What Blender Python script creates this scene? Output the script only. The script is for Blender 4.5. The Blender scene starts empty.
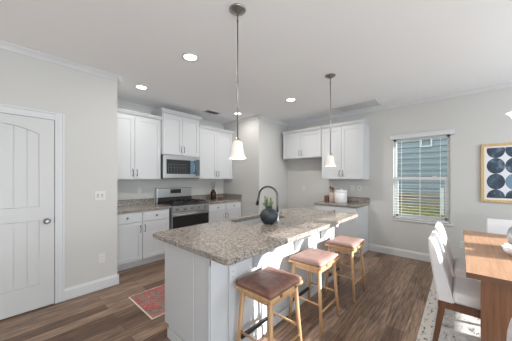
import bpy, bmesh, math, random
from mathutils import Vector, Matrix
random.seed(7)
S = bpy.context.scene
C = S.collection
PI = math.pi

# ------------------------------------------------------------------ camera
T = 0.72872                     # angle of world +X to the right of the view axis
cam_d = bpy.data.cameras.new('camera')
cam = bpy.data.objects.new('camera', cam_d); C.objects.link(cam)
cam_d.sensor_width = 36; cam_d.lens = 228.68 / 512 * 36
cam_d.shift_y = (178.05 - 170.5) / 512
cam_d.clip_start = 0.05
cam.location = (0, 0, 1.394)
cam.rotation_euler = (PI/2, 0, math.atan2(math.sin(T), math.cos(T)) - PI/2)
S.camera = cam

# ------------------------------------------------------------------ world, sun, daylight and ceiling fill
w = bpy.data.worlds.new('sky'); S.world = w; w.use_nodes = True
bg = w.node_tree.nodes['Background']
bg.inputs[0].default_value = (0.80, 0.90, 1.0, 1); bg.inputs[1].default_value = 2.2
sun_d = bpy.data.lights.new('sun', 'SUN'); sun_d.energy = 13.5; sun_d.angle = 0.012; sun_d.color = (1, .97, .93)
sun = bpy.data.objects.new('sun', sun_d); C.objects.link(sun)
EL = math.radians(20)
sd = Vector((-.24*math.cos(EL), .97*math.cos(EL), -math.sin(EL)))
sun.rotation_euler = sd.to_track_quat('-Z', 'Y').to_euler()
def opening_light(name, loc, direction, sx, sy, power, col=(.88, .95, 1)):
    l = bpy.data.lights.new(name, 'AREA'); l.shape = 'RECTANGLE'; l.size = sx; l.size_y = sy; l.energy = power; l.color = col
    o = bpy.data.objects.new(name, l); C.objects.link(o); o.location = loc
    o.rotation_euler = Vector(direction).to_track_quat('-Z', 'Z').to_euler()
    return o
opening_light('patio_ceiling_fill', (-0.9, -2.42, 1.2), (0, 1, .85), 2.9, 2.1, 104)  # added fill light, aimed upward to brighten the ceiling
opening_light('daylight_dining', (3.2, -2.42, 1.65), (0, 1, -.05), 1.55, 1.25, 54)
S.view_settings.view_transform = 'Standard'; S.view_settings.look = 'None'
S.view_settings.gamma = 1; S.view_settings.exposure = 0.08
S.view_settings.use_curve_mapping = False
S.cycles.use_denoising = True
S.cycles.max_bounces = 10; S.cycles.diffuse_bounces = 6
S.cycles.sample_clamp_indirect = 6

# ------------------------------------------------------------------ materials
def mat(name, col, rough=.5, metal=0, **k):
    m = bpy.data.materials.new(name); m.use_nodes = True
    b = m.node_tree.nodes['Principled BSDF']
    b.inputs['Base Color'].default_value = (*col, 1)
    b.inputs['Roughness'].default_value = rough; b.inputs['Metallic'].default_value = metal
    for kk, v in k.items(): b.inputs[kk.replace('_', ' ')].default_value = v
    return m
def nodes(m): return m.node_tree.nodes, m.node_tree.links, m.node_tree.nodes['Principled BSDF']
def ramp(n, stops, interp='LINEAR'):
    r = n.new('ShaderNodeValToRGB'); r.color_ramp.interpolation = interp
    e = r.color_ramp.elements
    while len(e) < len(stops): e.new(.5)
    for i, (p, c) in enumerate(stops): e[i].position = p; e[i].color = (*c, 1)
    return r
def coords(m, scale=(1, 1, 1)):
    n, l, b = nodes(m)
    t = n.new('ShaderNodeTexCoord'); mp = n.new('ShaderNodeMapping'); mp.inputs['Scale'].default_value = scale
    l.new(t.outputs['Object'], mp.inputs[0]); return mp.outputs[0]
def noise(m, vec, scale, detail=4, rough=.6):
    n, l, b = nodes(m); x = n.new('ShaderNodeTexNoise')
    x.inputs['Scale'].default_value = scale; x.inputs['Detail'].default_value = detail; x.inputs['Roughness'].default_value = rough
    l.new(vec, x.inputs['Vector']); return x.outputs['Fac']
def bump(m, fac, strength=.1, dist=.01):
    n, l, b = nodes(m); x = n.new('ShaderNodeBump'); x.inputs['Strength'].default_value = strength; x.inputs['Distance'].default_value = dist
    l.new(fac, x.inputs['Height']); l.new(x.outputs[0], b.inputs['Normal'])
def mix(m, fac, a, c, mode='MIX'):
    n, l, b = nodes(m); x = n.new('ShaderNodeMix'); x.data_type = 'RGBA'; x.blend_type = mode
    for v, i in ((fac, 0), (a, 6), (c, 7)):
        if isinstance(v, (int, float)): x.inputs[i].default_value = v
        elif isinstance(v, tuple): x.inputs[i].default_value = (*v, 1)
        else: l.new(v, x.inputs[i])
    return x.outputs[2]

def painted(name, col, rough=.6, b=.04):
    m = mat(name, col, rough); v = coords(m); bump(m, noise(m, v, 220, 2), b, .002); return m
M = {}
M['wall'] = painted('wall_paint', (.55, .547, .53), .7)
M['ceil'] = painted('ceiling_paint', (.86, .875, .885), .8, .08)
M['trim'] = mat('trim_paint', (.63, .64, .65), .35)
M['cab'] = mat('cabinet_paint', (.575, .588, .60), .38)
M['door'] = mat('door_paint', (.57, .575, .57), .4)
M['plastic'] = mat('white_plastic', (.64, .64, .63), .35)
M['slot'] = mat('dark_slot', (.05, .05, .05), .6)
M['nickel'] = mat('brushed_nickel', (.20, .195, .19), .32, 1)
M['bronze'] = mat('dark_pewter', (.34, .33, .32), .35, 1)
M['steel'] = mat('stainless_steel', (.47, .475, .48), .3, 1)
m = M['steel']; v = coords(m, (2, 200, 200)); bump(m, noise(m, v, 6, 2), .03, .002)
M['gunmetal'] = mat('gunmetal', (.14, .14, .145), .28, 1)
M['blackglass'] = mat('black_glass', (.012, .013, .015), .08)
M['iron'] = mat('cast_iron', (.018, .018, .019), .5)
M['black'] = mat('black_plastic', (.02, .02, .022), .4)
M['sinksteel'] = mat('sink_steel', (.20, .205, .215), .35, 1)

def granite():
    m = mat('granite', (.4, .35, .3), .16); n, l, b = nodes(m); v = coords(m)
    vo = n.new('ShaderNodeTexVoronoi'); vo.inputs['Scale'].default_value = 110; l.new(v, vo.inputs['Vector'])
    sep = n.new('ShaderNodeSeparateColor'); l.new(vo.outputs['Color'], sep.inputs[0])
    r = ramp(n, [(0, (.03, .025, .023)), (.16, (.12, .09, .075)), (.28, (.235, .195, .16)), (.48, (.305, .26, .215)), (.70, (.275, .268, .258)), (.86, (.47, .435, .40))], 'CONSTANT')
    l.new(sep.outputs[0], r.inputs[0])
    r2 = ramp(n, [(.38, (.07, .058, .052)), (.46, (.245, .21, .178)), (.60, (.37, .34, .305))]); l.new(noise(m, v, 32, 6, .75), r2.inputs[0])
    c = mix(m, .45, r.outputs[0], r2.outputs[0])
    l.new(c, b.inputs['Base Color']); return m
M['granite'] = granite()

def floor_mat():
    m = mat('floor_planks', (.1, .06, .04), .34); n, l, b = nodes(m); v = coords(m)
    br = n.new('ShaderNodeTexBrick'); l.new(v, br.inputs['Vector'])
    br.offset = .37; br.inputs['Scale'].default_value = 1; br.inputs['Brick Width'].default_value = 1.22
    br.inputs['Row Height'].default_value = .127; br.inputs['Mortar Size'].default_value = .0018
    br.inputs['Color1'].default_value = (.112, .058, .032, 1); br.inputs['Color2'].default_value = (.33, .225, .158, 1)
    br.inputs['Mortar'].default_value = (.03, .018, .012, 1)
    g = ramp(n, [(.30, (.20, .17, .15)), (.47, (.80, .78, .76)), (.68, (1.55, 1.53, 1.50))]); l.new(noise(m, coords(m, (1.6, 22, 1)), 2.4, 6, .65), g.inputs[0])
    c = mix(m, 1.0, br.outputs['Color'], g.outputs[0], 'MULTIPLY')
    l.new(c, b.inputs['Base Color']); return m
M['floor'] = floor_mat()

def wood(name, c1, c2, axis=0, rough=.4, sc=3):
    m = mat(name, c1, rough); n, l, b = nodes(m)
    s = [26, 26, 26]; s[axis] = 1.6
    r = ramp(n, [(.3, c1), (.7, c2)]); l.new(noise(m, coords(m, tuple(s)), sc, 5, .6), r.inputs[0])
    l.new(r.outputs[0], b.inputs['Base Color']); return m
M['oak'] = wood('pale_oak', (.42, .235, .11), (.60, .375, .20), 2, .42, 1.5)
M['oakx'] = wood('pale_oak_rail', (.42, .235, .11), (.60, .375, .20), 0, .42, 1.5)
M['table'] = wood('table_oak', (.30, .165, .095), (.46, .275, .17), 0, .4, 2)
M['tableshade'] = wood('table_oak_shaded', (.11, .052, .027), (.18, .09, .05), 1, .45, 2)  # table wood darkened, shade on the tabletop edge put into its colour
M['tableleg'] = wood('table_leg_wood', (.17, .075, .035), (.27, .13, .07), 2, .42, 2)
M['walnut'] = wood('walnut_leg', (.12, .05, .025), (.20, .09, .05), 2, .4, 2)
def leather(name, c1, c2, rough):
    m = mat(name, c1, rough); n, l, b = nodes(m); v = coords(m)
    r = ramp(n, [(.35, c1), (.65, c2)]); l.new(noise(m, v, 14, 5, .7), r.inputs[0]); l.new(r.outputs[0], b.inputs['Base Color'])
    bump(m, noise(m, v, 160, 3), .25, .003); return m
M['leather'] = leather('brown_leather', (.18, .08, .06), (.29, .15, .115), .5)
M['sunlitleather'] = leather('sunlit_brown_leather', (.29, .175, .15), (.39, .26, .23), .45)  # brown leather lightened, sun glare on the two far stools painted in
M['whiteleather'] = leather('white_leather', (.72, .705, .715), (.76, .745, .755), .4)
M['vase'] = mat('charcoal_ceramic', (.022, .03, .04), .45)
m = M['vase']; bump(m, noise(m, coords(m), 60, 4), .3, .004)
M['greyceramic'] = mat('grey_ceramic', (.40, .41, .42), .35)
m = M['greyceramic']; n, l, b = nodes(m); r = ramp(n, [(.4, (.30, .31, .32)), (.65, (.58, .59, .60))]); l.new(noise(m, coords(m), 28, 5), r.inputs[0]); l.new(r.outputs[0], b.inputs['Base Color'])
M['white'] = mat('white_ceramic', (.78, .78, .79), .3)
M['leaf'] = mat('leaf_green', (.16, .30, .10), .5)
m = M['leaf']; n, l, b = nodes(m); r = ramp(n, [(.3, (.12, .20, .08)), (.7, (.42, .48, .28))]); l.new(noise(m, coords(m), 40, 2), r.inputs[0]); l.new(r.outputs[0], b.inputs['Base Color'])
M['gold'] = wood('gilded_wood', (.50, .33, .14), (.66, .47, .24), 2, .35, 2)
M['mat'] = mat('mat_board', (.78, .76, .72), .8)
def navy():
    m = mat('navy_print', (.03, .055, .09), .35); n, l, b = nodes(m)
    r = ramp(n, [(.38, (.012, .022, .04)), (.55, (.04, .075, .12)), (.72, (.22, .30, .38))]); l.new(noise(m, coords(m), 9, 7, .7), r.inputs[0]); l.new(r.outputs[0], b.inputs['Base Color']); return m
M['navy'] = navy()
M['navy2'] = mat('pale_blue_print', (.16, .25, .34), .35)
M['paper'] = mat('print_paper', (.72, .74, .78), .35)
def shade_glass():
    m = mat('alabaster_glass', (.92, .87, .78), .35); n, l, b = nodes(m)
    b.inputs['Emission Color'].default_value = (1, .88, .70, 1)
    t = n.new('ShaderNodeTexCoord'); s = n.new('ShaderNodeSeparateXYZ'); l.new(t.outputs['Object'], s.inputs[0])
    mr = n.new('ShaderNodeMapRange'); l.new(s.outputs[2], mr.inputs[0])
    b.inputs['Emission Strength'].default_value = .14
    return m
M['shade'] = shade_glass()
M['litshade'] = mat('lit_white_glass', (.9, .88, .82), .35, Emission_Color=(1, .95, .85, 1), Emission_Strength=.7)
M['bulb'] = mat('frosted_bulb', (1, .95, .85), .3, Emission_Color=(1, .88, .68, 1), Emission_Strength=9)
M['lens'] = mat('downlight_lens', (1, 1, 1), .3, Emission_Color=(1, .97, .92, 1), Emission_Strength=6)
def rug_red():
    m = mat('red_rug', (.4, .1, .08), .95); n, l, b = nodes(m); v = coords(m)
    r = ramp(n, [(0, (.30, .33, .38)), (.30, (.50, .13, .10)), (.41, (.50, .09, .09)), (.465, (.07, .09, .12)), (.495, (.30, .29, .20)), (.53, (.13, .15, .17)), (.56, (.54, .13, .11)), (.66, (.52, .47, .38)), (.70, (.09, .10, .13))], 'CONSTANT')
    l.new(noise(m, v, 9, 5, .8), r.inputs[0])
    r2 = ramp(n, [(.30, (.25, .25, .27)), (.42, (1, 1, 1))]); l.new(noise(m, v, 55, 2), r2.inputs[0])
    l.new(mix(m, .7, r.outputs[0], r2.outputs[0], 'MULTIPLY'), b.inputs['Base Color']); return m
M['rugred'] = rug_red()
M['rugcream'] = mat('rug_binding', (.66, .58, .47), .95)
def rug_bw():
    m = mat('pale_rug', (.6, .6, .6), .95); n, l, b = nodes(m); v = coords(m)
    r = ramp(n, [(.30, (.05, .05, .055)), (.40, (.20, .20, .21)), (.45, (.60, .595, .585)), (.62, (.70, .695, .68))]); l.new(noise(m, coords(m, (1, 2.6, 1)), 7, 8, .8), r.inputs[0])
    r2 = ramp(n, [(.35, (.5, .5, .5)), (.6, (1, 1, 1))]); l.new(noise(m, v, 120, 3), r2.inputs[0])
    l.new(mix(m, .8, r.outputs[0], r2.outputs[0], 'MULTIPLY'), b.inputs['Base Color']); return m
M['rugbw'] = rug_bw()
M['rugborder'] = mat('rug_border_cream', (.62, .61, .58), .95)
m = M['rugborder']; n, l, b = nodes(m); r = ramp(n, [(.36, (.05, .05, .05)), (.43, (.62, .61, .58))]); l.new(noise(m, coords(m, (1, 2, 1)), 16, 5, .7), r.inputs[0]); l.new(r.outputs[0], b.inputs['Base Color'])
M['siding'] = mat('blue_grey_siding', (.23, .27, .29), .6)
M['roof'] = mat('roof_shingle', (.12, .12, .13), .9)
M['grass'] = mat('lawn_grass', (.30, .30, .08), .9)
m = M['grass']; n, l, b = nodes(m); r = ramp(n, [(.35, (.10, .12, .03)), (.65, (.34, .29, .10))]); l.new(noise(m, coords(m), 9, 7, .8), r.inputs[0]); l.new(r.outputs[0], b.inputs['Base Color'])
M['timber'] = wood('weathered_timber', (.22, .16, .10), (.42, .33, .22), 1, .8, 2)
M['slat'] = mat('blind_slat', (.80, .80, .79), .4)
m = bpy.data.materials.new('window_glass'); m.use_nodes = True; n = m.node_tree.nodes; l = m.node_tree.links
n.clear(); o_ = n.new('ShaderNodeOutputMaterial'); tr = n.new('ShaderNodeBsdfTransparent'); gl = n.new('ShaderNodeBsdfGlossy'); mx = n.new('ShaderNodeMixShader')
gl.inputs['Roughness'].default_value = .02; mx.inputs[0].default_value = .02; tr.inputs[0].default_value = (.93, .97, .97, 1)
l.new(tr.outputs[0], mx.inputs[1]); l.new(gl.outputs[0], mx.inputs[2]); l.new(mx.outputs[0], o_.inputs[0]); M['glass'] = m

# ------------------------------------------------------------------ mesh helpers
def box(bm, x0, x1, y0, y1, z0, z1, bev=0, seg=2, mi=0):
    vs = [bm.verts.new((x, y, z)) for x in (x0, x1) for y in (y0, y1) for z in (z0, z1)]
    fs = [bm.faces.new([vs[i] for i in f]) for f in ((0, 1, 3, 2), (4, 6, 7, 5), (0, 4, 5, 1), (2, 3, 7, 6), (0, 2, 6, 4), (1, 5, 7, 3))]
    for f in fs: f.material_index = mi
    if bev:
        es = list({e for f in fs for e in f.edges})
        r = bmesh.ops.bevel(bm, geom=es, offset=bev, segments=seg, affect='EDGES', profile=.5)
    return bm
def cyl(bm, p0, p1, r0, r1=None, seg=16, mi=0):
    r1 = r0 if r1 is None else r1
    p0, p1 = Vector(p0), Vector(p1); d = (p1 - p0).normalized()
    a = d.orthogonal().normalized(); b = d.cross(a)
    ra = [bm.verts.new(p0 + r0*(a*math.cos(t) + b*math.sin(t))) for t in [2*PI*i/seg for i in range(seg)]]
    rb = [bm.verts.new(p1 + r1*(a*math.cos(t) + b*math.sin(t))) for t in [2*PI*i/seg for i in range(seg)]]
    for i in range(seg):
        f = bm.faces.new((ra[i], ra[(i+1) % seg], rb[(i+1) % seg], rb[i])); f.smooth = True; f.material_index = mi
    bm.faces.new(ra[::-1]).material_index = mi; bm.faces.new(rb).material_index = mi
    return bm
def lathe(bm, prof, c=(0, 0, 0), seg=32, cap0=True, cap1=True, wave=None):
    rings = []
    for k, (r, z) in enumerate(prof):
        ring = []
        for i in range(seg):
            t = 2*PI*i/seg; rr, zz = r, z
            if wave: rr, zz = wave(k, t, r, z)
            ring.append(bm.verts.new((c[0] + rr*math.cos(t), c[1] + rr*math.sin(t), c[2] + zz)))
        rings.append(ring)
    for a, b in zip(rings, rings[1:]):
        for i in range(seg):
            f = bm.faces.new((a[i], a[(i+1) % seg], b[(i+1) % seg], b[i])); f.smooth = True
    if cap0: bm.faces.new(rings[0][::-1])
    if cap1: bm.faces.new(rings[-1])
    return bm
def tube(bm, pts, r, seg=12, closed_ends=True):
    pts = [Vector(p) for p in pts]; rings = []; prev = None
    for i, p in enumerate(pts):
        d = (pts[min(i+1, len(pts)-1)] - pts[max(i-1, 0)]).normalized()
        if prev is None: a = d.orthogonal().normalized()
        else:
            a = (prev - d*prev.dot(d)).normalized()
        prev = a; b = d.cross(a); rr = r[i] if isinstance(r, (list, tuple)) else r
        rings.append([bm.verts.new(p + rr*(a*math.cos(t) + b*math.sin(t))) for t in [2*PI*k/seg for k in range(seg)]])
    for a, b in zip(rings, rings[1:]):
        for i in range(seg):
            f = bm.faces.new((a[i], a[(i+1) % seg], b[(i+1) % seg], b[i])); f.smooth = True
    if closed_ends: bm.faces.new(rings[0][::-1]); bm.faces.new(rings[-1])
    return bm
def prism(bm, poly, z0, z1, place=lambda u, v, z: (u, v, z)):
    a = [bm.verts.new(place(u, v, z0)) for u, v in poly]; b = [bm.verts.new(place(u, v, z1)) for u, v in poly]
    n = len(poly)
    for i in range(n): bm.faces.new((a[i], a[(i+1) % n], b[(i+1) % n], b[i]))
    bm.faces.new(a[::-1]); bm.faces.new(b)
    return bm
def N(): return bmesh.new()
def obj(name, bm, m, parent=None, loc=None):
    bmesh.ops.recalc_face_normals(bm, faces=bm.faces)
    me = bpy.data.meshes.new(name); bm.to_mesh(me); bm.free()
    for x in (m if isinstance(m, (list, tuple)) else [m]): me.materials.append(x)
    o = bpy.data.objects.new(name, me); C.objects.link(o)
    if parent: o.parent = parent
    if loc: o.location = loc
    return o
def tag(o, label, cat, group=None):
    o['label'] = label; o['category'] = cat
    if group: o['group'] = group
    return o
def thing(name, label, cat, loc=(0, 0, 0), rotz=0, group=None):
    o = bpy.data.objects.new(name, None); C.objects.link(o); o.empty_display_size = .1
    o.location = loc; o.rotation_euler = (0, 0, rotz); return tag(o, label, cat, group)
def struct(name, bm, m, parent=None):
    o = obj(name, bm, m, parent)
    if not parent: o['kind'] = 'structure'
    return o
def dup(root, loc, label, rotz=None, group=None):
    r = root.copy(); C.objects.link(r); r.location = loc; r['label'] = label
    if rotz is not None: r.rotation_euler = (0, 0, rotz)
    if group: r['group'] = group
    for ch in list(root.children):
        c = ch.copy(); C.objects.link(c); c.parent = r
        for g in list(ch.children):
            d = g.copy(); C.objects.link(d); d.parent = c
    return r

# ------------------------------------------------------------------ room shell
H = 2.73; WX = 4.76; DY = 3.37; RY = 4.36; XE = 1.032; PX = 3.68; PY = 3.20; FY = -2.4; BX = -3.1; TH = .12
struct('floor', box(N(), BX, WX, FY, RY, -.05, 0), M['floor'])
struct('ceiling', box(N(), BX-TH, WX+TH, FY-TH, RY+TH, H, H+.1), M['ceil'])
struct('wall_left', box(N(), BX, XE, DY, RY, 0, H), M['wall'])
struct('wall_back', box(N(), XE, PX, RY, RY+TH, 0, H), M['wall'])
struct('wall_pantry', box(N(), PX, WX, PY, RY+TH, 0, H), M['wall'])
# window wall with its opening
WY0, WY1, WZ0, WZ1 = .115, .905, .665, 2.10
bm = N(); box(bm, WX, WX+TH, WY1, PY, 0, H); box(bm, WX, WX+TH, FY-TH, WY0, 0, H)
box(bm, WX, WX+TH, WY0, WY1, 0, WZ0); box(bm, WX, WX+TH, WY0, WY1, WZ1, H)
struct('wall_right', bm, M['wall'])
# unseen wall behind the dining table, patio opening and windows shaped to steer daylight
bm = N()
def strip(x0, x1, z0, z1): box(bm, x0, x1, FY-TH, FY, z0, z1)
strip(BX, -2.4, 0, H); strip(-2.4, .6, 2.3, H); strip(.6, 2.36, 0, H)
for a, b_ in ((2.36, 3.16), (3.34, 4.05)): strip(a, b_, 0, .35); strip(a, b_, .96, 1.27); strip(a, b_, 2.32, H)
strip(3.16, 3.34, 0, H); strip(4.05, WX, 0, H)
struct('wall_front', bm, M['wall'])
bm = box(N(), BX-TH, BX, FY-TH, RY+TH, 0, H)
struct('wall_rear', bm, M['wall'])

CROWN = [(0, 0), (.052, 0), (.052, -.009), (.042, -.016), (.028, -.030), (.014, -.048), (.010, -.058), (0, -.058)]
BASE = [(0, 0), (.016, 0), (.016, .10), (.013, .112), (.007, .122), (.006, .132), (0, .132)]
def run(bm, prof, p0, p1, nrm, zb):
    d = Vector((p1[0]-p0[0], p1[1]-p0[1], 0)); L = d.length; d.normalize(); nn = Vector((*nrm, 0))
    prism(bm, prof, 0, L, lambda u, v, z: tuple(Vector((p0[0], p0[1], zb)) + nn*u + d*z + Vector((0, 0, v))))
run_ = lambda nm, prof, zb, segs: struct(nm, [run(b__, prof, *s, zb) for b__ in [bm] for s in segs] and bm, M['trim'])
bm = N(); run_('trim_1', CROWN, H, [((BX, DY), (XE+.052, DY), (0, -1)), ((XE, DY-.052), (XE, RY), (1, 0))])
bm = N(); run_('trim_2', CROWN, H, [((WX, FY), (WX, PY), (-1, 0))])
bm = N(); run_('trim_3', CROWN, H, [((PX-.052, PY), (WX, PY), (0, -1)), ((PX, PY-.052), (PX, RY), (-1, 0))])
bm = N(); run_('baseboard_left', BASE, 0, [((BX, DY), (-.50, DY), (0, -1)), ((.492, DY), (XE+.016, DY), (0, -1)), ((XE, DY-.016), (XE, 3.72), (1, 0))])
bm = N(); run_('baseboard_right', BASE, 0, [((WX, FY), (WX, 1.322), (-1, 0)), ((WX, 2.14), (WX, PY), (-1, 0))])
bm = N(); run_('baseboard_pantry', BASE, 0, [((PX-.016, PY), (WX, PY), (0, -1)), ((PX, PY-.016), (PX, 3.72), (-1, 0))])

# ------------------------------------------------------------------ door in the left wall
DC, DW = -.005, .406
bm = N()
x0, x1, zt = DC-DW, DC+DW, 2.03
yf = DY - .004
box(bm, x0, x1, yf, DY+.02, .012, zt) if False else None
# slab with two recessed panels: built as a front sheet around the panels plus recessed plank panels
def door_slab(bm):
    px0, px1 = DC-.29, DC+.29
    arch = [(px0 + (px1-px0)*i/24, 1.865 + .075*(1-((i-12)/12)**2)) for i in range(25)]
    yb = DY+.001; y0 = DY-.026
    P = lambda u, v, z: (u, z, v)
    prism(bm, [(x0, .012), (px0, .012), (px0, zt), (x0, zt)], y0, yb, P)
    prism(bm, [(px1, .012), (x1, .012), (x1, zt), (px1, zt)], y0, yb, P)
    prism(bm, [(px0, .012), (px1, .012), (px1, .257), (px0, .257)], y0, yb, P)
    prism(bm, [(px0, .944), (px1, .944), (px1, 1.085), (px0, 1.085)], y0, yb, P)
    for (a, za), (b_, zb) in zip(arch, arch[1:]):
        prism(bm, [(a, za), (b_, zb), (b_, zt), (a, zt)], y0, yb, P)
    # sticking bead round each panel
    def bead(pts):
        pts = pts + [pts[0]]
        tube(bm, [(u, y0+.009, v) for u, v in pts], .009, 6)
    bead([(px0, .257), (px1, .257), (px1, .944), (px0, .944)])
    bead([(px0, 1.085), (px1, 1.085)] + arch[::-1])
    # planks with v grooves
    n = 6; pw = (px1-px0)/n
    for k in range(n):
        a = px0 + k*pw
        for z0, z1 in ((.257, .944), (1.085, None)):
            top = z1 if z1 else 1.94
            box(bm, a+.0035, a+pw-.0035, DY-.016, yb, z0, top if z1 else 1.865+.07*max(0, 1-((a+pw/2-DC)/.29)**2)+.006, 0)
            box(bm, a, a+pw, DY-.0105, yb, z0, top if z1 else 1.88)
    return bm
d = struct('door_1', door_slab(N()), M['door'])
bm = N(); cyl(bm, (.336, DY-.026, .931), (.336, DY-.038, .931), .03); cyl(bm, (.336, DY-.038, .931), (.336, DY-.06, .931), .012)
prof = [(.012, 0), (.024, .006), (.030, .018), (.026, .03), (.012, .036)]
for k in range(len(prof)-1): cyl(bm, (.336, DY-.058-prof[k][1], .931), (.336, DY-.058-prof[k+1][1], .931), prof[k][0], prof[k+1][0], 20)
obj('door_knob', bm, M['steel'], d)
bm = N(); box(bm, x1-.003, x1+.002, DY-.027, DY-.001, .90, .965); obj('latch_plate', bm, M['nickel'], d)
bm = N()
g = .007
def casing(bm, a0, a1, z0, z1, vertical):
    box(bm, a0, a1, DY-.016, DY-.0005, z0, z1)
    if vertical:
        for f0, f1, dd in ((0, .18, .022), (.30, .42, .020), (.80, 1, .026)): box(bm, a0+(a1-a0)*f0, a0+(a1-a0)*f1, DY-dd, DY-.015, z0, z1)
    else:
        for f0, f1, dd in ((0, .18, .022), (.30, .42, .020), (.80, 1, .026)): box(bm, a0, a1, DY-dd, DY-.015, z0+(z1-z0)*f0, z0+(z1-z0)*f1)
casing(bm, x1+g, x1+g+.082, 0, zt+g+.082, True)
box(bm, x0-g-.082, x0-g, DY-.022, DY-.0005, 0, zt+g+.082)
casing(bm, x0-g, x1+g, zt+g, zt+g+.082, False)
struct('trim_4', bm, M['trim'])
bm = N(); box(bm, x1, x1+g, DY-.010, DY-.0005, 0, zt); box(bm, x0, x1+g, DY-.010, DY-.0005, zt, zt+g)
struct('trim_5', bm, mat('jamb_gap', (.22, .22, .21), .8))

# ------------------------------------------------------------------ window in the right wall
bm = N()
fx0, fx1 = WX+.035, WX+.085
fw = .04
box(bm, fx0, fx1, WY0, WY0+fw, WZ0, WZ1); box(bm, fx0, fx1, WY1-fw, WY1, WZ0, WZ1)
box(bm, fx0, fx1, WY0, WY1, WZ1-fw, WZ1); box(bm, fx0, fx1, WY0, WY1, WZ0, WZ0+fw)
win = struct('window_1', bm, M['trim'])
bm = N(); box(bm, fx0-.006, fx0+.03, WY0+fw, WY1-fw, 1.36, 1.415); obj('meeting_rail', bm, M['trim'], win)
bm = N()
for s in (WY0+fw, WY1-fw-.028): box(bm, fx0+.002, fx0+.03, s, s+.028, WZ0+fw, 1.36)
box(bm, fx0+.002, fx0+.03, WY0+fw, WY1-fw, WZ0+fw, WZ0+fw+.045); obj('lower_sash', bm, M['trim'], win)
bm = N(); box(bm, fx0+.034, fx0+.038, WY0+fw, WY1-fw, WZ0+fw, WZ1-fw); obj('window_pane', bm, M['glass'], win)
bm = N(); box(bm, fx0+.004, fx0+.02, WY1-.62, WY1-.56, 1.415, 1.43); obj('sash_lock', bm, M['plastic'], win)
bm = N(); box(bm, WX-.022, WX+.034, WY0-.035, WY1+.01, WZ0-.028, WZ0-.001, .004); struct('trim_6', bm, M['trim'])
# blind
bl = thing('window_blind', 'white horizontal slat blind with wide valance, open in the window', 'blind', (WX, .51, 2.12))
bm = N(); box(bm, -.062, -.002, -.445, .445, -.035, .035, .004); box(bm, -.068, -.060, -.45, .45, .028, .038); obj('valance', bm, M['trim'], bl)
bm = N(); zs = 2.12
for k in range(29):
    z = -.075 - k*.0478
    prism(bm, [(-.009, z-.0012), (.025, z-.0002), (.025, z+.0012), (-.009, z+.0002)], -.386, .386, lambda u, v, y: (u, y, v))
obj('slats', bm, M['slat'], bl)
bm = N(); box(bm, -.008, .028, -.386, .386, -1.445, -1.427, .003); obj('bottom_rail', bm, M['slat'], bl)
for yy in (-.27, 0, .27):
    bm = N(); box(bm, .028, .0295, yy-.002, yy+.002, -1.43, -.035); box(bm, -.0105, -.009, yy-.002, yy+.002, -1.43, -.035); obj('ladder_cord', bm, M['slat'], bl)
bm = N(); cyl(bm, (-.02, .33, -.035), (-.02, .33, -.70), .004, seg=8); obj('tilt_wand', bm, M['slat'], bl)

# ------------------------------------------------------------------ outside
bm = N(); v0 = [bm.verts.new(p) for p in ((WX+TH+.01, -8, -.2), (WX+TH+.01, 9, -.2), (5.6, 9, .15), (5.6, -8, .15), (7.1, 9, .70), (7.1, -8, .70))]
bm.faces.new((v0[0], v0[1], v0[2], v0[3])); bm.faces.new((v0[3], v0[2], v0[4], v0[5]))
struct('ground', bm, M['grass'])
nh = thing('neighbor_house', 'neighbouring house with pale blue-grey lap siding seen through the window', 'house', (7.3, 1.2, .70))
bm = N()
for k in range(22):
    z = .30 + k*.15
    prism(bm, [(0, z), (-.034, z), (-.006, z+.15), (0, z+.15)], -5.5, 6, lambda u, v, y: (u, y, v))
box(bm, 0, 4, -5.5, 6, -.3, 3.65); obj('siding', bm, M['siding'], nh)
bm = N(); box(bm, -.42, 4.2, -5.8, 6.3, 3.65, 3.82); obj('roof_eave', bm, M['trim'], nh)
bm = N(); yy, zz = -.555, 1.60
for a in ((-.12, .12, .08, .11), (-.12, .12, -.11, -.08), (-.12, -.09, -.08, .08), (.09, .12, -.08, .08)): box(bm, -.07, -.03, yy+a[0], yy+a[1], zz+a[2], zz+a[3])
obj('vent_frame', bm, M['trim'], nh)
bm = N(); box(bm, -.05, -.005, 2.35-1.2, 2.6-1.2, .9, 1.0) if False else None
wp = thing('white_post', 'slim white post standing on the grass outside the window', 'post', (6.75, .31, .45))
bm = N(); box(bm, -.035, .035, -.035, .035, .12, .72, .004); obj('shaft', bm, M['trim'], wp)
bm = N(); box(bm, -.045, .045, -.045, .045, .0, .12, .004); obj('foot', bm, M['trim'], wp)
rw = thing('timber_edging', 'weathered timber boards along the lawn below the neighbouring siding', 'edging', (7.12, 1.2, .60))
for k in range(3):
    bm = N(); box(bm, -.04, .04, -5, 5, .06+k*.125, .06+k*.125+.085, .01); obj('board', bm, M['timber'], rw)
for yy in (-4, -2, 0, 2, 4):
    bm = N(); box(bm, .0405, .10, yy-.04, yy+.04, -.1, .42, .004); obj('stake', bm, M['timber'], rw)

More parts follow.
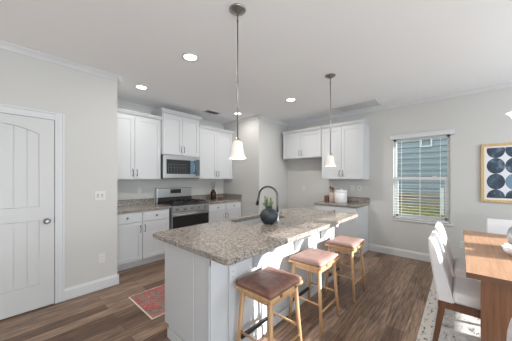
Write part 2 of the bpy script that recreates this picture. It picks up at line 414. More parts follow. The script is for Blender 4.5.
# ------------------------------------------------------------------ cabinets
def shaker(bm, x0, x1, z0, z1, rail=.058, y=0, t=.020):
    box(bm, x0, x0+rail, y-t, y, z0, z1); box(bm, x1-rail, x1, y-t, y, z0, z1)
    box(bm, x0+rail, x1-rail, y-t, y, z1-rail, z1); box(bm, x0+rail, x1-rail, y-t, y, z0, z0+rail)
    box(bm, x0+rail, x1-rail, y-t+.010, y, z0+rail, z1-rail)
    return bm
def pull(parent, x, z, y=-.020, L=.115):
    bm = N(); pts = []
    for i in range(13):
        t = i/12; pts.append((x, y - .004 - .028*math.sin(PI*t)**.6, z - L/2 + L*t))
    tube(bm, pts, [.0045+.002*abs(2*i/12-1) for i in range(13)], 8); return obj('handle', bm, M['nickel'], parent)
def knob(parent, x, z, y=-.020):
    bm = N()
    cyl(bm, (x, y, z), (x, y-.014, z), .006, .007, 12); cyl(bm, (x, y-.014, z), (x, y-.022, z), .016, .015, 16); return obj('knob', bm, M['nickel'], parent)
def upper(label, width, depth, z0, z1, loc, rotz, crown=.05, pz=None):
    t = thing('wall_cabinet', label, 'cabinet', (loc[0], loc[1], z0), rotz, 'white shaker wall cabinets')
    h = z1-z0
    bm = N(); box(bm, 0, width, 0, depth, 0, h); obj('carcass', bm, M['cab'], t)
    g = .004; mid = width/2
    for i, (a, b_) in enumerate(((.012, mid-g/2-.001), (mid+g/2+.001, width-.012))):
        bm = shaker(N(), a, b_, .012, h-.03); dr = obj('door', bm, M['cab'], t)
        pull(dr, b_-.030 if i == 0 else a+.030, (pz if pz else .115))
    if crown:
        bm = N(); P = [(0, 0), (-.010, 0), (-.014, .018), (-.030, .040), (-.044, .050), (-.044, crown), (0, crown)]
        prism(bm, P, -.04, width+.04, lambda u, v, x: (x, u-.001, h+v-.012)) if False else None
        # returns on both ends: stacked boxes stepping out
        for o_, za, zb in ((.010, -.012, .012), (.022, .012, .030), (.036, .030, crown-.014), (.042, crown-.014, crown)):
            box(bm, -o_ if crown_ends[0] else 0, width+(o_ if crown_ends[1] else 0), -.02-o_, depth, h+za if za > 0 else h, h+zb)
        obj('crown', bm, M['cab'], t)
    return t
YU = 4.04
crown_ends = (0, 0)
upper('white two-door wall cabinet left of the microwave, beside the wall end', .895, RY-YU-.001, 1.37, 2.44, (1.042, YU), 0)
crown_ends = (1, 1)
upper('white two-door cabinet directly above the microwave, taller than its neighbours', .775, RY-3.99-.001, 1.822, 2.575, (1.942, 3.99), 0, .065)
crown_ends = (0, 0)
upper('white two-door wall cabinet right of the microwave, ending at the pantry wall', .94, RY-YU-.001, 1.37, 2.44, (2.735, YU), 0)
XU = 4.43
crown_ends = (0, 0)
upper('short white two-door wall cabinet above the empty fridge space', .96, WX-XU-.001, 1.83, 2.41, (XU, 3.095), -PI/2)
crown_ends = (0, 1)
upper('tall white two-door wall cabinet above the small corner counter by the window', .82, WX-XU-.001, 1.37, 2.41, (XU, 2.130), -PI/2)

def base(label, width, depth, loc, rotz, drawers=2, kick=True):
    t = thing('base_cabinet', label, 'cabinet', (loc[0], loc[1], 0), rotz, 'white shaker base cabinets')
    bm = N(); box(bm, 0, width, 0, depth, .105, .875); box(bm, .0, width, .065, depth, 0, .105); obj('carcass', bm, M['cab'], t)
    mid = width/2; dz0, dz1 = .715, .862
    spans = ((.012, mid-.004), (mid+.004, width-.012))
    for a, b_ in (spans if drawers == 2 else ((.012, width-.012),)):
        bm = N(); box(bm, a, b_, -.020, 0, dz0, dz1, .003); dr = obj('drawer', bm, M['cab'], t); knob(dr, (a+b_)/2, (dz0+dz1)/2)
    for i, (a, b_) in enumerate(spans):
        bm = shaker(N(), a, b_, .118, .700); dr = obj('door', bm, M['cab'], t); pull(dr, b_-.03 if i == 0 else a+.03, .60)
    return t
YB = 3.745
base('white base cabinet left of the gas range, with two drawers and two doors', .905, RY-YB-.001, (1.042, YB), 0)
base('white base cabinet right of the gas range against the pantry wall', .915, RY-YB-.001, (2.758, YB), 0)
base('white base cabinet under the small counter near the window', .80, WX-4.15-.001, (4.15, 2.130), -PI/2, 1)

def counter(label, x0, x1, y0, y1, splashes):
    t = thing('countertop', label, 'countertop', ((x0+x1)/2, (y0+y1)/2, .876))
    cx, cy = (x0+x1)/2, (y0+y1)/2
    bm = N(); box(bm, x0-cx, x1-cx, y0-cy, y1-cy, 0, .038, .006); obj('slab', bm, M['granite'], t)
    for a in splashes:
        bm = N(); box(bm, a[0]-cx, a[1]-cx, a[2]-cy, a[3]-cy, .0385, .14, .003); obj('backsplash', bm, M['granite'], t)
    return t
counter('speckled granite counter left of the gas range', 1.034, 1.957, 3.705, RY-.002, [(1.034, 1.957, RY-.022, RY-.002)])
counter('speckled granite counter right of the range, holding the dark reed jar', 2.752, PX-.002, 3.705, RY-.002, [(2.752, PX-.024, RY-.022, RY-.002), (PX-.022, PX-.002, 3.72, RY-.002)])
counter('small granite counter by the window wall, holding the white canister', 4.118, WX-.002, 1.302, 2.150, [(WX-.022, WX-.002, 1.302, 2.150)])

# ------------------------------------------------------------------ gas range
rg = thing('gas_range', 'stainless steel gas range with black oven door between the base cabinets', 'range', (2.354, 4.03, 0))
X0, X1 = -.388, .388; F = -.315
bm = N(); box(bm, X0, X1, F, .325, .04, .905); obj('body', bm, M['steel'], rg)
bm = N(); box(bm, X0+.004, X1-.004, F-.03, .25, .905, .922, .004); ck = obj('cooktop', bm, M['iron'], rg)
for x in (-.24, 0, .24):
    bm = N()
    a, b_ = x-.115, x+.115
    for yy in (-.27, -.02, .22): box(bm, a, b_, yy-.006, yy+.006, .945, .960)
    for xx in (a+.006, x, b_-.006): box(bm, xx-.006, xx+.006, -.27, .22, .945, .960)
    for xx in (a+.006, b_-.006):
        for yy in (-.27, .22): box(bm, xx-.006, xx+.006, yy-.006, yy+.006, .9225, .946)
    obj('grate', bm, M['iron'], ck)
    for yy in (-.15, .10):
        if x == 0 and yy > 0: continue
        bm = N(); cyl(bm, (x, yy, .9225), (x, yy, .936), .045, .04, 20); obj('burner', bm, M['iron'], ck)
bm = N(); box(bm, X0+.004, X1-.004, F-.035, F-.0005, .80, .895, .005); cp = obj('control_panel', bm, M['steel'], rg)
for k in range(5):
    x = -.29 + k*.145
    bm = N(); cyl(bm, (x, F-.0355, .848), (x, F-.062, .848), .024, .020, 20); box(bm, x-.004, x+.004, F-.068, F-.055, .830, .866); obj('knob', bm, M['bronze'], cp)
bm = N(); box(bm, X0+.006, X1-.006, F-.030, F-.0005, .225, .790, .006); od = obj('oven_door', bm, M['steel'], rg)
bm = N(); box(bm, X0+.012, X1-.012, F-.034, F-.0295, .25, .722, .001); obj('door_glass', bm, M['blackglass'], od)
bm = N(); cyl(bm, (X0+.04, F-.078, .752), (X1-.04, F-.078, .752), .016)
for x in (X0+.08, X1-.08): cyl(bm, (x, F-.030, .752), (x, F-.076, .752), .010)
obj('handle', bm, M['steel'], od)
bm = N(); box(bm, X0+.006, X1-.006, F-.028, F-.0005, .06, .215, .005); obj('storage_drawer', bm, M['steel'], rg)
bm = N(); box(bm, X0+.012, X1-.012, .252, .322, .906, 1.195, .008); bgd = obj('backguard', bm, M['steel'], rg)
bm = N(); box(bm, X0+.02, X1-.02, .244, .2515, .924, 1.02); obj('vent_strip', bm, M['iron'], bgd)
bm = N(); box(bm, -.105, .125, .2475, .2518, 1.09, 1.17, .001); obj('display', bm, M['blackglass'], bgd)

# ------------------------------------------------------------------ microwave
mw = thing('microwave', 'stainless over-the-range microwave mounted under the middle wall cabinet', 'microwave', (2.330, 3.96, 1.386))
X0, X1 = -.385, .385
bm = N(); box(bm, X0, X1, .02, RY-3.96-.002, .0, .430); obj('body', bm, M['bronze'], mw)
bm = N(); box(bm, X0, X1, -.012, .0195, .012, .428, .004); dr = obj('door', bm, M['steel'], mw)
bm = N(); box(bm, X0+.055, X1-.225, -.016, -.0115, .085, .350, .001)
obj('window', bm, mat('microwave_glass', (.02, .022, .025), .12), dr)
bm = N()
for k in range(7): box(bm, X0+.09+k*.058, X0+.094+k*.058, -.0175, -.0162, .10, .27)
for z in (.20, .26): box(bm, X0+.09, X0+.45, -.0175, -.0162, z, z+.004)
obj('rack', bm, mat('rack_wire', (.12, .12, .12), .4), dr)
bm = N(); box(bm, X1-.222, X1-.150, -.016, -.0115, .085, .350, .001); obj('glass_edge', bm, mat('blue_tinted_glass', (.10, .22, .33), .15), dr)
bm = N(); box(bm, X1-.110, X1-.012, -.0165, -.0115, .055, .375, .001); obj('control_panel', bm, mat('control_glass', (.09, .12, .145), .15), mw)
bm = N(); tube(bm, [(X1-.135, -.012, .10), (X1-.135, -.048, .13), (X1-.135, -.058, .22), (X1-.135, -.048, .31), (X1-.135, -.012, .34)], .014, 10); obj('handle', bm, M['gunmetal'], dr)
bm = N(); box(bm, X0+.10, X1-.10, .03, .25, -.006, -.0003); obj('hood_filter', bm, M['iron'], mw)

# ------------------------------------------------------------------ island
IX0, IX1, IY0, IY1 = .99, 3.12, 1.325, 1.985
isl = thing('kitchen_island', 'long white kitchen island cabinet under the granite top', 'island', ((IX0+IX1)/2, (IY0+IY1)/2, 0))
cx, cy = (IX0+IX1)/2, (IY0+IY1)/2
def IB(bm, x0, x1, y0, y1, z0, z1, bev=0): return box(bm, x0-cx, x1-cx, y0-cy, y1-cy, z0, z1, bev)
bm = N()   # carcass as walls so the sink hangs free inside
IB(bm, IX0+.012, IX1-.012, IY0+.012, IY0+.05, .0, .875); IB(bm, IX0+.012, IX0+.05, IY0+.05, IY1-.02, .105, .875)
IB(bm, IX0+.012, IX0+.05, IY0+.05, IY1-.085, 0, .105); IB(bm, IX1-.05, IX1-.012, IY0+.05, IY1-.02, 0, .875)
IB(bm, IX0+.05, IX1-.05, IY1-.04, IY1-.02, .105, .875); IB(bm, IX0+.05, IX1-.05, IY1-.10, IY1-.085, 0, .105)
obj('carcass', bm, M['cab'], isl)
bm = N()   # end panel
IB(bm, IX0, IX0+.0115, IY0+.205, IY1, .105, .875); IB(bm, IX0, IX0+.0115, IY0+.205, IY1-.07, .0, .105)
IB(bm, IX0-.006, IX0+.0115, IY0, IY0+.205, .0, .875) if False else None
IB(bm, IX0+.002, IX0+.0115, IY0, IY0+.2045, 0, .80); IB(bm, IX0-.006, IX0+.0115, IY0, IY0+.205, .80, .875)
IB(bm, IX0-.006, IX0+.0115, IY0, IY0+.012, 0, .80)
obj('end_panel', bm, M['cab'], isl)
bm = N(); IB(bm, IX0-.014, IX0-.0065, IY0-.014, IY1-.07, 0, .085, .002); obj('base_trim', bm, M['cab'], isl)
# stool side: back panel framed with stiles
bm = N(); zt_ = .875
IB(bm, IX0, IX1, IY0, IY0+.0115, .0, .875)
stiles = [(IX0, 1.135), (1.16, 1.30), (1.55, 1.62), (2.03, 2.17), (2.50, 2.58), (2.82, 2.90), (3.03, IX1)]
for a, b_ in stiles: IB(bm, a, b_, IY0-.014, IY0, .09, zt_)
IB(bm, IX0, IX1, IY0-.013, IY0, .775, zt_)
obj('back_panel', bm, M['cab'], isl)
bm = N(); IB(bm, IX0-.014, IX1, IY0-.022, IY0-.0145, 0, .09, .002); obj('base_trim', bm, M['cab'], isl)
for x in (1.47, 2.10, 2.73):
    bm = N()
    prof = [(0, 0), (0, -.24), (-.03, -.24), (-.05, -.19), (-.09, -.12), (-.16, -.075), (-.20, -.07), (-.20, 0)]
    prism(bm, prof, x-cx-.028, x-cx+.028, lambda u, v, q: (q, IY0-.0145-cy+u, .875+v)); obj('corbel', bm, M['cab'], isl)
for a in ((1.04, 1.72), (1.73, 2.40), (2.41, 3.08)):
    bm = shaker(N(), -(a[1]-cx), -(a[0]-cx), .118, .86)
    for v in bm.verts: v.co = Vector((-v.co.x, -v.co.y + IY1-.019-cy, v.co.z))
    dr = obj('door', bm, M['cab'], isl)

# island countertop with a cut-out for the sink
TX0, TX1, TY0, TY1 = .885, 3.205, 1.012, 2.022
SX0, SX1, SY0, SY1 = 1.70, 2.36, 1.59, 1.94
it = thing('island_countertop', 'large speckled granite top on the kitchen island with sink cut-out', 'countertop', ((TX0+TX1)/2, (TY0+TY1)/2, .876))
tx, ty = (TX0+TX1)/2, (TY0+TY1)/2
bm = N()
def rrect(x0, x1, y0, y1, r, n=6):
    pts = []
    for (px, py, a0) in ((x1-r, y1-r, 0), (x0+r, y1-r, PI/2), (x0+r, y0+r, PI), (x1-r, y0+r, 1.5*PI)):
        for i in range(n+1): t = a0 + PI/2*i/n; pts.append((px + r*math.cos(t), py + r*math.sin(t)))
    return pts
outer = rrect(TX0, TX1, TY0, TY1, .035); inner = rrect(SX0, SX1, SY0, SY1, .03)
def ring_slab(bm, outer, inner, levels):
    """levels: (inset, z) bottom to top; same vertex count in both outlines"""
    O = []
    ox = (TX0+TX1)/2; oy = (TY0+TY1)/2
    for ins, z in levels:
        O.append([bm.verts.new((x - tx - ins*(1 if x > ox else -1), y - ty - ins*(1 if y > oy else -1), z)) for x, y in outer])
    I0 = [bm.verts.new((x-tx, y-ty, levels[0][1])) for x, y in inner]; I1 = [bm.verts.new((x-tx, y-ty, levels[-1][1])) for x, y in inner]
    n = len(outer)
    for a, b_ in list(zip(O, O[1:])) + [(O[-1], I1), (I0, O[0])]:
        for i in range(n): bm.faces.new((a[i], a[(i+1) % n], b_[(i+1) % n], b_[i]))
    for i in range(n): bm.faces.new((I1[i], I1[(i+1) % n], I0[(i+1) % n], I0[i]))
ring_slab(bm, outer, inner, [(.004, 0), (0, .005), (0, .032), (.006, .0385)])
obj('slab', bm, M['granite'], it)

sk = thing('kitchen_sink', 'stainless undermount sink set into the island behind the dark vase', 'sink', ((SX0+SX1)/2, (SY0+SY1)/2, .68))
a, b_ = (SX1-SX0)/2+.008, (SY1-SY0)/2+.008
bm = N(); z1 = .1945
box(bm, -a-.02, -a, -b_-.02, b_+.02, 0, z1); box(bm, a, a+.02, -b_-.02, b_+.02, 0, z1); box(bm, -a, a, -b_-.02, -b_, 0, z1); box(bm, -a, a, b_, b_+.02, 0, z1); box(bm, -a, a, -b_, b_, 0, .012)
obj('basin', bm, M['sinksteel'], sk)
bm = N(); cyl(bm, (0, 0, .0125), (0, 0, .016), .045, .045, 20); obj('drain', bm, M['bronze'], sk)

fc = thing('kitchen_faucet', 'dark pull-down gooseneck faucet on the island behind the vase', 'faucet', (2.036, 1.50, .9155))
bm = N(); lathe(bm, [(.030, 0), (.030, .006), (.022, .012), (.019, .03), (.018, .10)], seg=20); obj('base', bm, M['steel'], fc)
bm = N(); dx, dy = -.04, .235; L = math.hypot(dx, dy); R = L/2; pts = [(0, 0, .095), (0, 0, .18), (0, 0, .275)]
for i in range(1, 17):
    t = PI*i/16; u = R - R*math.cos(t); pts.append((dx*u/L, dy*u/L, .275 + R*math.sin(t)*.9))
obj_pts = pts
tube(bm, pts, .0115, 12); obj('neck', bm, M['gunmetal'], fc)
bm = N(); cyl(bm, (dx, dy, .2745), (dx-.004, dy+.025, .165), .014, .019, 16); obj('spray_head', bm, M['gunmetal'], fc)
bm = N(); cyl(bm, (.017, -.004, .07), (.05, -.012, .075), .011, .011, 12); cyl(bm, (.045, -.011, .075), (.075, -.02, .14), .006, .005, 10); obj('lever', bm, M['bronze'], fc)

# ------------------------------------------------------------------ vase with plant on the island
vs = thing('round_vase', 'round charcoal vase with green sprigs standing on the island', 'vase', (1.885, 1.50, .9155))
bm = N(); prof = [(.045, 0), (.058, .006), (.082, .035), (.094, .068), (.096, .09), (.089, .118), (.068, .142), (.042, .156), (.034, .162), (.037, .172), (.040, .180), (.034, .180), (.028, .165), (.02, .13)]
lathe(bm, prof, seg=36); obj('body', bm, M['vase'], vs)
bm = N()
for k in range(34):
    a = random.uniform(0, 2*PI); rr = random.uniform(.01, .075); h = random.uniform(.19, .265)
    tip = Vector((rr*math.cos(a)-.005, rr*math.sin(a), h)); p0 = Vector((.012*math.cos(a), .012*math.sin(a), .145))
    tube(bm, [p0, p0.lerp(tip, .5)+Vector((0, 0, .02)), tip], .0014, 5)
    for j in range(8):
        q = p0.lerp(tip, .35+.1*j) + Vector((0, 0, .012)); dd = Vector((random.uniform(-1, 1), random.uniform(-1, 1), random.uniform(.1, 1))).normalized()*random.uniform(.018, .03)
        s = dd.cross(Vector((0, 0, 1))).normalized()*.0085
        vv = [bm.verts.new(p) for p in (q, q+dd*.5+s+Vector((0, 0, .001)), q+dd, q+dd*.5-s)]; bm.faces.new(vv)
obj('foliage', bm, M['leaf'], vs)

# ------------------------------------------------------------------ bar stools
def stool(label, loc, cushion_m):
    t = thing('bar_stool', label, 'stool', loc, 0, 'backless wooden stools along the island')
    bm = N(); nx, ny = 10, 8
    box(bm, -.205, .205, -.172, .172, .572, .596, .006); obj('seat_board', bm, M['oakx'], t)
    bm = N(); g = {}
    for lv, ins in ((0, .012), (1, 0), (2, .002), (3, .016)):
        pass
    # saddle cushion: grid top following a shallow dip
    W, D = .188, .160
    def top(x, y): 
        e = max(abs(x)/W, abs(y)/D); return .634 + .008*(x/W)**2 - .012*max(0, e-.82)/.18
    n1, n2 = 14, 12
    T_ = [[bm.verts.new((W*(2*i/n1-1)*(1 if True else 0), D*(2*j/n2-1), top(W*(2*i/n1-1), D*(2*j/n2-1)))) for j in range(n2+1)] for i in range(n1+1)]
    for i in range(n1):
        for j in range(n2): bm.faces.new((T_[i][j], T_[i+1][j], T_[i+1][j+1], T_[i][j+1])).smooth = True
    loop = [T_[i][0] for i in range(n1+1)] + [T_[n1][j] for j in range(1, n2+1)] + [T_[i][n2] for i in range(n1-1, -1, -1)] + [T_[0][j] for j in range(n2-1, 0, -1)]
    prev = loop
    for off, z in ((.007, .616), (.007, .604), (0, .597)):
        cur = [bm.verts.new((v.co.x*(1+off/W), v.co.y*(1+off/D), z)) for v in loop]
        for i in range(len(loop)):
            bm.faces.new((prev[i], cur[i], cur[(i+1) % len(loop)], prev[(i+1) % len(loop)])).smooth = True
        prev = cur
    bm.faces.new(prev); obj('cushion', bm, cushion_m, t)
    P0 = {}
    for sx in (-1, 1):
        for sy in (-1, 1):
            bm = N(); cyl(bm, (sx*.155, sy*.128, .5715), (sx*.192, sy*.168, 0), .0185, .0135, 14); obj('leg', bm, M['oak'], t)
    at = lambda z: (.155+.037*(1-z/.5715), .128+.040*(1-z/.5715))
    for sy in (-1, 1):
        x, y = at(.545); bm = N(); box(bm, -x, x, sy*y-.009, sy*y+.009, .525, .5715); obj('apron', bm, M['oakx'], t)
        x, y = at(.185)
        if sy < 0:
            bm = N(); cyl(bm, (-x, sy*y, .185), (x, sy*y, .185), .009, seg=10); obj('stretcher', bm, M['oakx'], t)
        else:
            bm = N(); cyl(bm, (-x, y, .185), (x, y, .185), .008, seg=10); fr = obj('stretcher', bm, M['oakx'], t)
            bm = N(); box(bm, -x+.02, x-.02, y-.012, y+.012, .176, .200, .003); o_ = obj('footrest_bar', bm, M['black'], fr); o_['label'] = 'black metal sleeve'
    for sx in (-1, 1):
        x, y = at(.545); bm = N(); box(bm, sx*x-.009, sx*x+.009, -y, y, .525, .5715); obj('apron', bm, M['oakx'], t)
        x, y = at(.25); bm = N(); cyl(bm, (sx*x, -y, .25), (sx*x, y, .25), .009, seg=10); obj('stretcher', bm, M['oakx'], t)
    for x in (-.09, .09):
        bm = N(); box(bm, x-.012, x+.012, -.1755, -.1725, .578, .600, .0005); obj('strap_tab', bm, M['walnut'], t)
    return t
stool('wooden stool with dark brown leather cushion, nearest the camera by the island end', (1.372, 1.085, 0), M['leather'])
stool('wooden stool with brown leather cushion coloured sunlit pinkish tan, between the other two along the island', (2.09, 1.085, 0), M['sunlitleather'])
stool('wooden stool with brown leather cushion coloured sunlit pinkish tan at the far end of the island', (2.84, 1.055, 0), M['sunlitleather'])

# ------------------------------------------------------------------ dining table and chairs
tb = thing('dining_table', 'rectangular oak dining table with slab legs on the pale rug', 'table', (2.92, -.48, .012))
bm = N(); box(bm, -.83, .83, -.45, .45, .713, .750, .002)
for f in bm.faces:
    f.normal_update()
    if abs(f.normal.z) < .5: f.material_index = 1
obj('tabletop', bm, [M['table'], M['tableshade']], tb)
for x in (-.63, .57):
    bm = N(); box(bm, x-.03, x+.03, -.37, .37, 0, .7125, .003); obj('leg', bm, M['tableleg'], tb)
bm = N(); box(bm, -.60, .54, -.02, .02, .55, .68); obj('stretcher', bm, M['tableleg'], tb)

def chair(label, loc, rotz):
    t = thing('dining_chair', label, 'chair', loc, rotz, 'white upholstered chairs round the dining table')
    bm = N(); box(bm, -.225, .225, -.33, .045, .395, .482, .025, 4)
    for f in bm.faces: f.smooth = True
    obj('seat', bm, M['whiteleather'], t)
    bm = N(); n = 14; rows = []
    for k in range(n+1):
        s = k/n; z = .395 + (0.872-.395)*s; th = .110*(1-s) + .05*s
        yb = .143 + .062*s; W = .225*(1-.03*s)
        if k == n: th *= .55; yb -= .006; W -= .006
        if k == n-1: th *= .85; yb -= .003; W -= .003
        y0, y1 = yb-th, yb; c = .014
        rows.append([bm.verts.new(p) for p in ((-W+c, y0, z), (W-c, y0, z), (W, y0+c, z), (W, y1-c, z), (W-c, y1, z), (-W+c, y1, z), (-W, y1-c, z), (-W, y0+c, z))])
    for a, b_ in zip(rows, rows[1:]):
        for i in range(8): bm.faces.new((a[i], a[(i+1) % 8], b_[(i+1) % 8], b_[i]))
    bm.faces.new(rows[0][::-1]); bm.faces.new(rows[-1])
    obj('backrest', bm, M['whiteleather'], t)
    bm = N(); box(bm, -.215, .215, -.315, .135, .335, .3945); obj('apron', bm, M['walnut'], t)
    for sx in (-1, 1):
        for yy, y2 in ((-.28, -.285), (.11, .16)):
            bm = N(); a = .021; b_ = .017
            va = [bm.verts.new((sx*.193+i*a, yy+j*a, .3345)) for i, j in ((-1, -1), (1, -1), (1, 1), (-1, 1))]
            vb = [bm.verts.new((sx*.196+i*b_, y2+j*b_, 0)) for i, j in ((-1, -1), (1, -1), (1, 1), (-1, 1))]
            for i in range(4): bm.faces.new((va[i], va[(i+1) % 4], vb[(i+1) % 4], vb[i]))
            bm.faces.new(va); bm.faces.new(vb[::-1]); obj('leg', bm, M['walnut'], t)
    return t
RZ = .012
ch = chair('white upholstered chair on the long table side, nearer of the two by the island', (2.595, .0, RZ), 0)
dup(ch, (3.23, .0, RZ), 'white upholstered chair on the long table side, second from the camera')
dup(ch, (3.93, -.462, RZ), 'white upholstered chair at the far head of the dining table by the wall', -PI/2)
dup(ch, (1.43, -.352, RZ), 'white chair at the near head of the table, back corner at lower right', PI/2)

dr = thing('dining_rug', 'pale grey and black abstract rug under the dining table', 'rug', (2.9, -.55, 0))
bm = N(); box(bm, -1.35, 1.35, -.83, .83, .0005, .0115, .003); obj('border', bm, M['rugborder'], dr)
bm = N(); box(bm, -1.26, 1.26, -.74, .74, .0112, .0119); obj('field', bm, M['rugbw'], dr)
kr = thing('kitchen_rug', 'red patterned runner rug on the floor between island and range', 'rug', (1.92, 2.57, 0))
bm = N(); box(bm, -.925, .925, -.31, .31, .0005, .008, .002); obj('binding', bm, M['rugcream'], kr)
bm = N(); box(bm, -.912, .912, -.299, .299, .0078, .0088); obj('field', bm, M['rugred'], kr)

# things on the table
bw = thing('scalloped_bowl', 'white scalloped bowl on the dining table in front of the grey vase', 'bowl', (2.79, -.375, .7625))
bm = N(); prof = [(.05, 0), (.075, .004), (.105, .03), (.118, .07), (.112, .07), (.098, .035), (.07, .012), (.02, .010)]
lathe(bm, prof, seg=48, wave=lambda k, t, r, z: (r*(1+.045*math.cos(8*t)*(z/.07)), z + .008*math.cos(8*t)*(z/.07))); obj('body', bm, M['white'], bw)
gv = thing('grey_vase', 'mottled grey rounded vase on the dining table behind the white bowl', 'vase', (3.04, -.43, .7625))
bm = N(); lathe(bm, [(.06, 0), (.085, .01), (.11, .06), (.118, .12), (.105, .18), (.07, .215), (.055, .225), (.048, .222), (.05, .21), (.02, .12)], seg=36); obj('body', bm, M['greyceramic'], gv)

# ------------------------------------------------------------------ framed print
ar = thing('framed_print', 'gold framed abstract print of navy circles hanging by the window', 'picture', (WX-.002, -.60, 1.468))
w2, h2 = .372, .423
bm = N()
for a in ((-w2, w2, h2-.036, h2), (-w2, w2, -h2, -h2+.036), (-w2, -w2+.036, -h2+.036, h2-.036), (w2-.036, w2, -h2+.036, h2-.036)):
    box(bm, -.028, 0, a[0], a[1], a[2], a[3], .003)
obj('frame', bm, M['gold'], ar)
bm = N(); box(bm, -.012, -.002, -w2+.036, w2-.036, -h2+.036, h2-.036); obj('mat_board', bm, M['mat'], ar)
bm = N(); pw, ph = w2-.062, h2-.062
box(bm, -.0135, -.0121, -pw, pw, -ph, ph)
sx, sz = .184, .225
cl_ = lambda v, m_: max(-m_, min(m_, v))
for i in range(4):
    for j in range(4):
        cy_, cz_ = pw - sx*(i+.5), .325 - sz*j
        vv = []
        for k in range(40):
            t = 2*PI*k/40; q = (round(cl_(cy_+sx*.5*math.cos(t), pw), 5), round(cl_(cz_+sz*.5*math.sin(t), ph), 5))
            if not vv or q != vv[-1]: vv.append(q)
        lev = -.0137 - .0001*((i+j) % 2)
        if len(set(vv)) > 4: bm.faces.new([bm.verts.new((lev, *q)) for q in vv]).material_index = 2 if (i*3+j*5) % 7 == 6 else 1
obj('print', bm, [M['paper'], M['navy'], M['navy2']], ar)

# ------------------------------------------------------------------ things on the counters
jr = thing('reed_jar', 'dark brown jar with thin reeds on the counter right of the range', 'jar', (3.21, 4.16, .9155))
bm = N(); lathe(bm, [(.056, 0), (.062, .005), (.062, .155), (.05, .178), (.036, .19), (.036, .215), (.030, .215), (.030, .18)], seg=24); obj('body', bm, mat('brown_bottle', (.035, .014, .010), .2), jr)
for k in range(6):
    a = k*1.05; bm = N(); cyl(bm, (.008*math.cos(a), .008*math.sin(a), .16), (.06*math.cos(a), .03*math.sin(a), .37+.02*(k % 3)), .0032, seg=6); obj('reed', bm, M['walnut'], jr)
by = thing('small_bowl', 'small dark wooden dish beside the brown reed jar on the counter', 'bowl', (3.38, 4.10, .9155))
bm = N(); lathe(bm, [(.045, 0), (.07, .012), (.082, .035), (.076, .035), (.06, .015), (.02, .008)], seg=28); obj('body', bm, M['walnut'], by)
cn = thing('white_canister', 'large white lidded canister on the small counter by the window wall', 'canister', (4.50, 1.765, .9155))
bm = N(); lathe(bm, [(.112, 0), (.118, .006), (.118, .19), (.112, .198)], seg=36); obj('body', bm, M['white'], cn)
bm = N(); lathe(bm, [(.115, .1985), (.116, .222), (.108, .236), (.07, .244), (.022, .247), (.020, .256), (.014, .260)], seg=36); obj('lid', bm, M['white'], cn)
tj = thing('utensil_crock', 'peach tan crock of wooden utensils left of the white canister', 'crock', (4.50, 1.945, .9155))
bm = N(); lathe(bm, [(.05, 0), (.056, .005), (.058, .17), (.060, .185), (.052, .185), (.05, .02)], seg=28, cap1=True); obj('body', bm, mat('peach_ceramic', (.66, .50, .42), .4), tj)
for k, (a, h) in enumerate(((.3, .27), (2.2, .29), (4.3, .26))):
    bm = N(); cyl(bm, (.012*math.cos(a), .012*math.sin(a), .025), (.032*math.cos(a), .032*math.sin(a), h-.03), .006, seg=8)
    c = Vector((.034*math.cos(a), .034*math.sin(a), h)); bmesh.ops.create_uvsphere(bm, u_segments=12, v_segments=8, radius=1, matrix=Matrix.Translation(c) @ Matrix.Diagonal((.012, .022, .032, 1)))
    obj('wooden_spoon', bm, M['walnut'], tj)
bk = thing('brown_box', 'small dark brown block standing on the counter left of the crock', 'box', (4.55, 2.07, .9155))
bm = N(); box(bm, -.05, .05, -.045, .045, 0, .115, .008); obj('body', bm, wood('dark_block', (.10, .055, .04), (.17, .10, .08), 2), bk)
sb = obj('black_clip', box(N(), -.018, .018, -.018, .018, 0, .05, .006), M['black'], None, (1.77, 4.20, 2.5005)); tag(sb, 'tiny black object left on top of the left wall cabinet', 'clip')
sb = obj('grey_clip', box(N(), -.015, .015, -.012, .012, 0, .045, .005), M['greyceramic'], None, (1.62, 4.20, 2.5005)); tag(sb, 'tiny grey object left on top of the left wall cabinet', 'clip')

# ------------------------------------------------------------------ outlets and switches
def plate(kind, label, loc, rotz, n=1, cat='outlet'):
    t = thing(kind, label, cat, loc, rotz); wd = .035 if n == 1 else .058
    bm = N(); box(bm, -wd, wd, -.006, -.0003, -.057, .057, .002); obj('cover_plate', bm, M['plastic'], t)
    for i in range(n):
        x = 0 if n == 1 else (-.023 + .046*i)
        if cat == 'switch':
            bm = N(); box(bm, x-.005, x+.005, -.014, -.0055, -.012, .010, .001); obj('toggle', bm, M['plastic'], t)
            bm = N(); box(bm, x-.008, x+.008, -.0066, -.0062, -.018, .018); obj('toggle_slot', bm, M['slot'], t)
        else:
            for z in (-.021, .021):
                bm = N(); box(bm, x-.016, x+.016, -.0075, -.0055, z-.014, z+.014, .001); rc = obj('receptacle', bm, M['plastic'], t)
                bm = N(); box(bm, x-.008, x-.0055, -.0080, -.0076, z-.005, z+.006); box(bm, x+.0055, x+.008, -.0080, -.0076, z-.004, z+.005); obj('slots', bm, M['slot'], rc)
    return t
plate('light_switch', 'white double light switch on the wall right of the door', (.837, DY, 1.172), 0, 2, 'switch')
plate('wall_outlet', 'white outlet low on the wall right of the door', (.852, DY, .385), 0)
plate('wall_outlet', 'white outlet above the granite counter left of the range', (1.69, RY, 1.16), 0)
plate('wall_outlet', 'white outlet above the small corner counter, left of the light switch', (WX, 1.627, 1.19), -PI/2)
plate('light_switch', 'white single switch above the small corner counter, nearest the window', (WX, 1.492, 1.19), -PI/2, 1, 'switch')
plate('wall_outlet', 'white outlet on the wall inside the empty fridge space', (WX, 2.75, 1.15), -PI/2)
plate('wall_outlet', 'white outlet low on the wall behind the dining chairs', (WX, -.035, .365), -PI/2)
plate('wall_outlet', 'white outlet on the white front of the island under the counter', (1.197, IY0-.0145, .655), 0)

